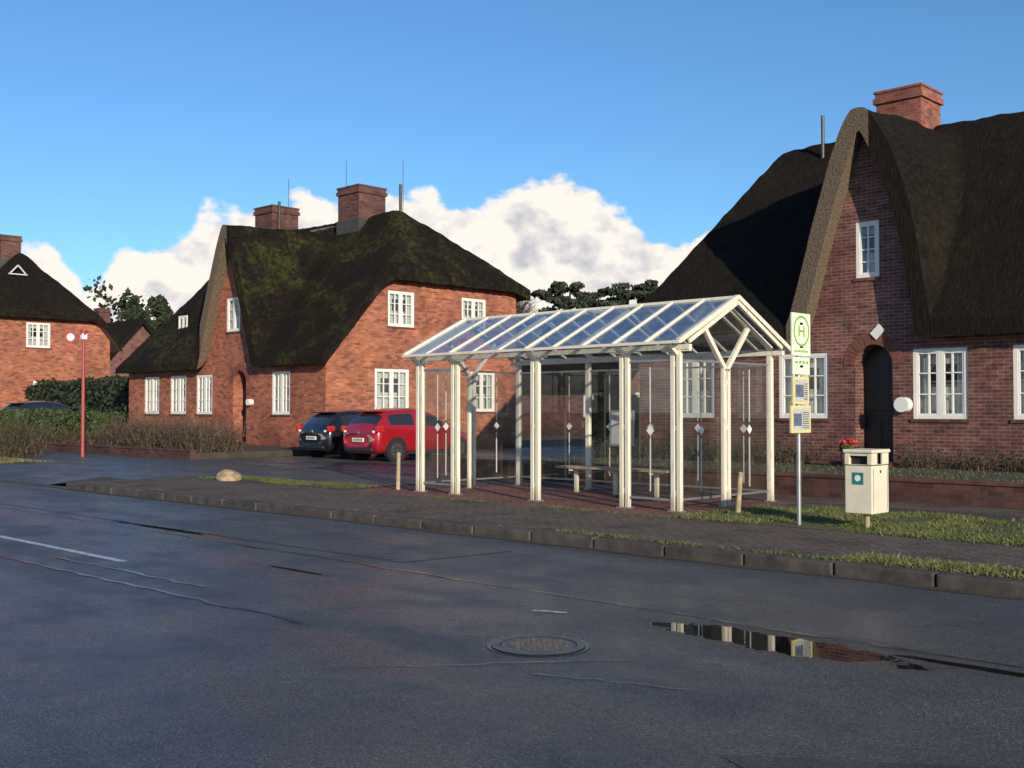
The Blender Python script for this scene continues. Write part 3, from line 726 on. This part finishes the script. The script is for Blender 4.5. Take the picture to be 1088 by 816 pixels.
panel('x',YF,-15.01,-14.26);panel('x',YF,-10.31,-9.54)
for x in(XA,XB): panel('y',x,YF+.05,YM-.09);panel('y',x,YM+.09,YB-.05)
for a,b in zip(bx,bx[1:]): panel('x',YB,a+.045,b-.045,nsub=2)
V=[];F=[]
for g in GP: k=len(V);V+=g;F.append((k,k+1,k+2,k+3))
mesh("glass_panels",V,F,M['glass'],sh); boxes("panel_rails",FR,M['metal'],sh); boxes("printed_lines",LN,M['white'],sh)
V=[];F=[]
for (c,ax) in DM:
    k=len(V)
    for u,w in((0,-.075),(.07,0),(0,.075),(-.07,0)): V.append((c[0]+u,c[1],c[2]+w) if ax=='x' else (c[0],c[1]+u,c[2]+w))
    F.append((k,k+1,k+2,k+3))
mesh("printed_diamonds",V,F,M['white'],sh)
for x in(XA,XB):
    mesh("gable_glass",[(x,YF+.1,2.56),(x,YB-.1,2.56),(x,YM,ZR-.14)],[(0,1,2)],M['glass'],sh)
boxes("bench_slats",[(-13.45,-10.95,14.95+i*.085,15.02+i*.085,.555,.59) for i in range(5)],M['wood'],sh,.005)
boxes("bench_supports",[(x-.03,x+.03,14.97,15.33,.51,.553) for x in(-13.1,-12.2,-11.3)]+[(x-.03,x+.03,15.12,15.18,G,.51) for x in(-13.1,-12.2,-11.3)],M['cream'],sh)
boxes("notice_frame",[(-12.75,-12.2,YB-.05,YB-.015,.95,1.6)],M['metal'],sh,.004)
boxes("notice_paper",[(-12.71,-12.24,YB-.054,YB-.0505,.99,1.56)],M['paper'],sh)
# ------------------------------------------------------------------ bus stop sign
bs=root("bus_stop_sign",(-7.25,12.75,.12))
tubes("pole",[((-7.25,12.75,.1),(-7.25,12.75,2.84),.03,.03)],M['metal'],bs,14,smooth=True)
X=-7.21; y0,y1=12.52,12.98
boxes("stop_panel",[(X-.015,X+.01,y0,y1,2.30,2.85)],M['signwhite'],bs,.004)
V=[];F=[]
def ring(cy,cz,r0,r1,x,V,F,n=40):
    k=len(V)
    for i in range(n):
        a=2*math.pi*i/n; V+=[(x,cy+r0*math.cos(a),cz+r0*math.sin(a)),(x,cy+r1*math.cos(a),cz+r1*math.sin(a))]
    for i in range(n): j=(i+1)%n; F.append((k+2*i,k+2*i+1,k+2*j+1,k+2*j))
ring(12.75,2.62,.172,.20,X+.0125,V,F); mesh("green_ring",V,F,M['green'],bs)
boxes("letter_h",[(X+.010,X+.013,12.675,12.705,2.55,2.69),(X+.010,X+.013,12.795,12.825,2.55,2.69),(X+.010,X+.013,12.705,12.795,2.607,2.633)],M['green'],bs)
boxes("name_lettering",[(X+.010,X+.0125,y0+.05+i*.05,y0+.085+i*.05,2.345,2.375) for i in range(7)],M['green'],bs)
boxes("line_panel",[(X-.015,X+.01,y0+.02,y1-.02,2.06,2.28)],M['signwhite'],bs,.004)
boxes("line_numbers",[(X+.010,X+.0125,y0+.07+i*.09,y0+.13+i*.09,2.20,2.235) for i in range(4)],M['green'],bs)
for z0,z1,yy0,yy1 in((1.68,2.03,y0+.02,y1-.04),(1.31,1.66,y0-.03,y1)):
    boxes("timetable_case",[(X-.02,X+.01,yy0,yy1,z0,z1)],M['signyellow'],bs,.004)
    boxes("timetable_sheet",[(X+.010,X+.013,yy0+.035,yy1-.035,z0+.035,z1-.035)],M['paper'],bs)
    boxes("timetable_print",[(X+.013,X+.0145,yy0+.05,yy0+.25,z0+.09,z1-.10)],M['bluep'],bs)
    boxes("timetable_text",[(X+.013,X+.0145,yy0+.27,yy1-.05,z0+.06+i*.028,z0+.07+i*.028) for i in range(8)],M['ink'],bs)
boxes("pole_clamps",[(-7.285,-7.20,12.71,12.79,z,z+.03) for z in(2.4,2.7,2.15,1.9,1.5)],M['metal'],bs)
# ------------------------------------------------------------------ litter bin
lb=root("litter_bin",(-6.45,13.0,.12)); bx0,bx1,by0,by1=-6.63,-6.27,12.78,13.24
boxes("body",[(bx0,bx1,by0,by1,.32,.93)],M['bin'],lb,.012)
boxes("hood_frame",[(bx0,bx0+.06,by0,by0+.06,.93,1.07),(bx1-.06,bx1,by0,by0+.06,.93,1.07),(bx0,bx0+.06,by1-.06,by1,.93,1.07),(bx1-.06,bx1,by1-.06,by1,.93,1.07),
   (bx0+.06,bx1-.06,by0+.004,by0+.03,1.035,1.07),(bx1-.03,bx1-.004,by0+.06,by0+.16,.93,1.07),(bx1-.03,bx1-.004,by1-.16,by1-.06,.93,1.07),(bx0+.004,bx0+.03,by0+.06,by1-.06,.93,1.07),(bx0+.06,bx1-.06,by1-.03,by1-.004,.93,1.07)],M['bin'],lb,.004)
boxes("hood_inside",[(bx0+.06,bx1-.06,by0+.06,by1-.06,.9,1.06)],M['dark'],lb)
boxes("lid",[(bx0-.02,bx1+.02,by0-.02,by1+.02,1.07,1.115)],M['bin'],lb,.015)
boxes("body_seam",[(bx0-.003,bx1+.003,by0-.003,by1+.003,.915,.925)],M['dkmetal'],lb)
boxes("door_groove",[(bx1+.0005,bx1+.003,by0+.04,by0+.045,.36,.88),(bx1+.0005,bx1+.003,by1-.045,by1-.04,.36,.88)],M['dkmetal'],lb)
tubes("lock",[((bx1,13.01,.84),(bx1+.008,13.01,.84),.018,.018)],M['dkmetal'],lb)
boxes("sticker",[(bx0+.1,bx0+.25,by0-.003,by0-.0005,.68,.83)],M['sticker'],lb); tubes("sticker_figure",[((bx0+.175,by0-.004,.76),(bx0+.175,by0-.002,.76),.04,.04)],M['white'],lb)
tubes("post",[((-6.45,13.01,.1),(-6.45,13.01,.33),.032,.032)],M['wood'],lb,12)
for(x,y,h,t) in((-15.85,13.25,.68,.02),(-8.75,13.66,.58,.05)):
    rr=root("wooden_bollard",(x,y,.12)); tubes("stake",[((x,y,.1),(x+t,y,.12+h),.04,.035),((x+t,y,.12+h),(x+t,y,.135+h),.035,.025)],M['wood'],rr,10)
me=bpy.data.meshes.new("boulder");bm=bmesh.new();bmesh.ops.create_icosphere(bm,subdivisions=4,radius=.24)
for v in bm.verts:
    n=mnoise.noise(v.co*4)*.12+mnoise.noise(v.co*11)*.03; v.co*=1+n*2.4; v.co.z*=.66; v.co.x*=1.1
bm.to_mesh(me);bm.free();me.materials.append(M['stone']);o=bpy.data.objects.new("boulder",me);o.location=(-20.5,12.5,.19);COL.objects.link(o)
for p in me.polygons:p.use_smooth=True
rp=root("red_lamp_post",(-34.2,15.6,.12))
tubes("pole",[((-34.2,15.6,.1),(-34.2,15.6,4.0),.06,.05),((-34.2,15.6,4.0),(-34.2,15.6,4.15),.1,.12)],M['redpaint'],rp,smooth=True)
tubes("arm",[((-34.2,15.6,3.95),(-34.55,15.3,3.95),.02,.02)],M['redpaint'],rp)
d=Vector((.75,-.66,0))
c=Vector((-34.5,15.32,3.93))
tubes("round_disc",[(tuple(c),tuple(c+d*.03),.2,.2)],M['redpaint'],rp,28); tubes("round_disc_face",[(tuple(c+d*.028),tuple(c+d*.036),.12,.12)],M['white'],rp,24)
boxes("lamp_head",[(-34.29,-34.11,15.51,15.69,3.85,4.06)],M['white'],rp,.03)
# ------------------------------------------------------------------ cars
def carpaint(n,c): 
    return simple(n,c,.28,.2,var=.05,scale=2,bump=0,coat=1)
M['carred']=carpaint("red_car_paint",(.38,.010,.018)); M['carblack']=carpaint("black_car_paint",(.012,.014,.02)); M['cardark']=carpaint("dark_blue_car_paint",(.02,.025,.035))
M['carglass']=simple("car_glass",(.02,.025,.028),.04,0,var=.1,bump=0,coat=1)
M['tyre']=simple("tyre",(.015,.015,.015),.85); M['rim']=simple("alloy_rim",(.45,.46,.47),.3,.9)
M['tail']=simple("tail_lamp",(.5,.02,.02),.15,var=.2,bump=0,coat=1); M['plastic']=simple("black_plastic",(.02,.02,.022),.5)
def car(name,loc,rot,paint,L=4.0,Wd=1.7,Ht=1.48):
    r=root(name,loc,rot); k=L/4.0; w0=Wd/2; hz=Ht/1.48
    st=[(.0,.66,.40,.70,.76,.56),(.05,.79,.29,.84,.92,.60),(.14,.83,.23,.93,1.03,.63),(.26,.845,.21,.965,1.19,.61),(.40,.85,.2,.97,1.32,.58),(.55,.85,.2,.965,1.395,.57),(.78,.85,.2,.955,1.435,.575),
        (1.05,.85,.2,.945,1.465,.585),(1.55,.85,.2,.93,1.48,.60),(1.64,.85,.2,.928,1.48,.60),(2.05,.85,.2,.915,1.455,.595),(2.35,.85,.2,.905,1.39,.59),(2.92,.85,.2,.89,1.02,.69),(3.05,.845,.2,.875,.955,.71),(3.45,.83,.2,.80,.89,.69),(3.8,.77,.22,.69,.77,.62),(4.0,.60,.34,.55,.61,.5)]
    V=[];F=[];mi=[]
    for(u,w,zb,zs,zt,tw) in st:
        w*=w0/.85;tw*=w0/.85;zs*=hz;zt*=hz
        half=[(0,zb),(.78*w,zb),(w*.97,zb+.10),(w*1.01,(zb+zs)/2),(w*.985,zs-.06),(w*.93,zs),(tw+(.93*w-tw)*.14,zt-(zt-zs)*.16 if zt-zs>.2 else zt-.04),(tw*.80,zt),(0,zt+.025)]
        pts=[(-a,b) for a,b in half[::-1]][:-1]+half
        for a,b in pts: V.append((u*k,a,b))
    n=17
    for i in range(len(st)-1):
        u0=st[i][0]
        for j in range(n-1):
            F.append((i*n+j,i*n+j+1,(i+1)*n+j+1,(i+1)*n+j)); m=0
            if j in(2,13) and .55<=u0<2.92 and u0!=1.55: m=1
            if (j in(0,1,14,15)) and (.14<=u0<.40 or 2.35<=u0<2.92): m=1
            mi.append(m)
    F.append(tuple(range(n)));mi.append(0);F.append(tuple((len(st)-1)*n+i for i in range(n-1,-1,-1)));mi.append(0)
    o=mesh("body",V,F,[paint,M['carglass']],r,mi,True,True)
    s=o.modifiers.new("s",'SUBSURF');s.levels=2;s.render_levels=2
    w=w0
    T=[];Rm=[];Ar=[]
    for u in(.74*k,3.2*k):
        for sgn in(-1,1):
            Ar.append(((u,sgn*(w-.12),.34),(u,sgn*(w+.012),.34),.385,.375))
            T.append(((u,sgn*(w-.2),.325),(u,sgn*(w+.016),.325),.325,.32)); Rm.append(((u,sgn*(w),.325),(u,sgn*(w+.022),.325),.22,.21))
    tubes("wheel_arches",Ar,M['plastic'],r,28,True); o=tubes("tyres",T,M['tyre'],r,28,True); tubes("rims",Rm,M['rim'],r,18,True)
    sp=[]
    for u in(.74*k,3.2*k):
        for i in range(10):
            a=i*.6283+.3
            for sg in(-1,1): sp.append(((u+.06*math.cos(a),sg*(w+.022),.325+.06*math.sin(a)),(u+.195*math.cos(a),sg*(w+.022),.325+.195*math.sin(a)),.028,.01,(0,1,0)))
    beams("rim_spokes",sp,M['plastic'],r,0,True)
    boxes("tail_lamps",[(.0,.26,s*(w-.06)-.08,s*(w-.06)+.045,.82*hz,.99*hz) for s in(-1,1)],M['tail'],r,.035,True)
    boxes("reverse_lamps",[(-.004,.10,s*(w-.2)-.03,s*(w-.2)+.03,.80*hz,.86*hz) for s in(-1,1)],M['white'],r,.012,True)
    boxes("rear_bumper_trim",[(-.02,.10,-w*.72,w*.72,.30,.40)],M['plastic'],r,.02,True)
    boxes("number_plate",[(-.022,0.02,-.26,.26,.57,.68)],M['white'],r,.003,True)
    boxes("plate_text",[(-.024,-.021,-.2+i*.06,-.165+i*.06,.595,.655) for i in range(7)],M['ink'],r,0,True)
    boxes("rear_badge",[(-.0,.05,-.05,.05,.80,.86)],M['rim'],r,.01,True)
    boxes("door_lines",[(u-.006,u+.006,s*(w+.001)-.006,s*(w+.001)+.006,.32,.84*hz) for u in(1.6*k,2.62*k,1.08*k) for s in(-1,1)],M['plastic'],r,0,True)
    boxes("sill_trim",[(1.2*k,2.75*k,s*(w-.03)-.03,s*(w-.03)+.03,.2,.30) for s in(-1,1)],M['plastic'],r,.01,True)
    boxes("door_handles",[(u,u+.16,s*(w-.0)-.015,s*(w)+.014,.78*hz,.81*hz) for u in(1.05*k+.1,1.75*k) for s in(-1,1)],paint,r,.006,True)
    boxes("mirrors",[(2.45*k,2.6*k,s*(w+.08)-.09,s*(w+.08)+.09,.91*hz,1.04*hz) for s in(-1,1)],paint,r,.03,True)
    beams("rear_wiper",[((.17,0,1.04*hz),(.22,.28,1.12*hz),.015,.015)],M['plastic'],r,0,True)
    boxes("roof_spoiler",[(.30*k,.56*k,-.5,.5,1.375*hz,1.41*hz)],paint,r,.012,True)
    tubes("roof_aerial",[((.7,0,1.44*hz),(.55,0,1.64*hz),.006,.004)],M['plastic'],r,6,True)
    boxes("head_lamps",[(3.72*k,3.88*k,s*(w-.2)-.12,s*(w-.2)+.12,.6,.72) for s in(-1,1)],M['rim'],r,.03,True)
    return r
car("parked_car",(-25.35,19.7,.124),math.radians(90),M['carred'],3.95,1.72,1.54)
car("parked_car",(-28.2,20.1,.124),math.radians(88),M['carblack'],4.3,1.8,1.5)
car("parked_car",(-50.4,19.4,.3),math.radians(102),M['cardark'],4.5,1.85,1.72)
# ------------------------------------------------------------------ world, sun, camera
az=math.radians(115); el=math.radians(16)
w=bpy.data.worlds.new("World"); S.world=w; w.use_nodes=True; nt=w.node_tree; N=nt.nodes
bg=N["Background"]; bg.inputs[1].default_value=.12
def A(t,**k):
    n=N.new(t)
    for a,v in k.items(): setattr(n,a,v)
    return n
def mt(op,a,b=None,c=None,clamp=False):
    m=A("ShaderNodeMath",operation=op); m.use_clamp=clamp
    for i,x in enumerate((a,b,c)):
        if x is None: continue
        if hasattr(x,"links"): nt.links.new(x,m.inputs[i])
        else: m.inputs[i].default_value=x
    return m.outputs[0]
sky=A("ShaderNodeTexSky",sky_type='NISHITA'); sky.sun_disc=False; sky.sun_elevation=el; sky.sun_rotation=az; sky.air_density=1.0; sky.dust_density=.3; sky.ozone_density=2.5
tint=A("ShaderNodeMixRGB",blend_type='MULTIPLY'); tint.inputs[0].default_value=1; tint.inputs[2].default_value=(.68,1.02,1.3,1); nt.links.new(sky.outputs[0],tint.inputs[1])
tc=A("ShaderNodeTexCoord"); sp=A("ShaderNodeSeparateXYZ"); nt.links.new(tc.outputs["Generated"],sp.inputs[0])
azn=mt('MULTIPLY',mt('ARCTAN2',sp.outputs[0],sp.outputs[1]),57.2958)
eld=mt('MULTIPLY',mt('ARCSINE',sp.outputs[2]),57.2958)
pos=mt('DIVIDE',mt('ADD',azn,80),70,clamp=True)
rp_=A("ShaderNodeValToRGB"); nt.links.new(pos,rp_.inputs[0]); E=rp_.color_ramp.elements
prof=[(0,6),(.156,7.7),(.184,8.3),(.207,6.0),(.227,7.7),(.258,8.1),(.284,9.9),(.31,10.5),(.343,10.8),(.425,10.9),(.453,11.5),(.481,10.6),(.501,11.2),(.523,11.9),(.5436,12.3),(.568,11.6),(.586,10.5),(.613,9.3),(.64,8.6),(.661,9.3),(.68,8.9),(.721,7),(1,6)]
while len(E)<len(prof): E.new(.5)
for i,(p_,v) in enumerate(prof): E[i].position=p_; E[i].color=(v/20,v/20,v/20,1)
top=mt('MULTIPLY',rp_.outputs[0],20)
def wn(scale,detail,rough=.55,off=None):
    n=A("ShaderNodeTexNoise"); n.inputs["Scale"].default_value=scale;n.inputs["Detail"].default_value=detail;n.inputs["Roughness"].default_value=rough
    m=A("ShaderNodeMapping"); m.inputs["Scale"].default_value=(1,1,1.35)
    if off: m.inputs["Location"].default_value=off
    nt.links.new(tc.outputs["Generated"],m.inputs[0]); nt.links.new(m.outputs[0],n.inputs["Vector"]); return n.outputs["Fac"]
n1=wn(26,6,.52); n2=wn(9,3,.55)
edge=mt('ADD',mt('SUBTRACT',top,eld),mt('MULTIPLY',mt('SUBTRACT',n1,.5),4.0))
mask=A("ShaderNodeMapRange",interpolation_type='SMOOTHSTEP'); nt.links.new(edge,mask.inputs[0]); mask.inputs[1].default_value=-.05; mask.inputs[2].default_value=.6
n1b=wn(26,6,.52,off=(-.02,.008,-.014))
lit=mt('ADD',mt('MULTIPLY',mt('SUBTRACT',n1,n1b),2.4),mt('ADD',mt('MULTIPLY',n2,.4),.54),clamp=True)
dep=mt('MULTIPLY',edge,.11,clamp=True)
cr=A("ShaderNodeValToRGB"); nt.links.new(mt('SUBTRACT',lit,mt('MULTIPLY',dep,.26)),cr.inputs[0]); e=cr.color_ramp.elements
e[0].position=.1;e[0].color=(4.9,4.9,5.4,1);e[1].position=.72;e[1].color=(8.5,8.0,7.3,1)
mx=A("ShaderNodeMixRGB"); nt.links.new(mask.outputs[0],mx.inputs[0]); nt.links.new(tint.outputs[0],mx.inputs[1]); nt.links.new(cr.outputs[0],mx.inputs[2])
nt.links.new(mx.outputs[0],bg.inputs[0])
sd=Vector((math.sin(az)*math.cos(el),math.cos(az)*math.cos(el),math.sin(el)))
ld=bpy.data.lights.new("sun",'SUN'); ld.energy=5.0; ld.angle=math.radians(.5); ld.color=(1,.87,.67)
lo=bpy.data.objects.new("sun",ld); lo.rotation_euler=(-sd).to_track_quat('-Z','Y').to_euler(); lo.location=(20,-10,30); COL.objects.link(lo)
cd=bpy.data.cameras.new("camera"); cd.sensor_width=36; cd.lens=38.71; cd.clip_end=3000
co=bpy.data.objects.new("camera",cd); co.location=(0,0,1.6); co.rotation_euler=(math.radians(90+1.37),0,math.radians(44.2)); COL.objects.link(co)
S.camera=co
S.view_settings.view_transform='Standard'; S.view_settings.look='None'; S.view_settings.exposure=0
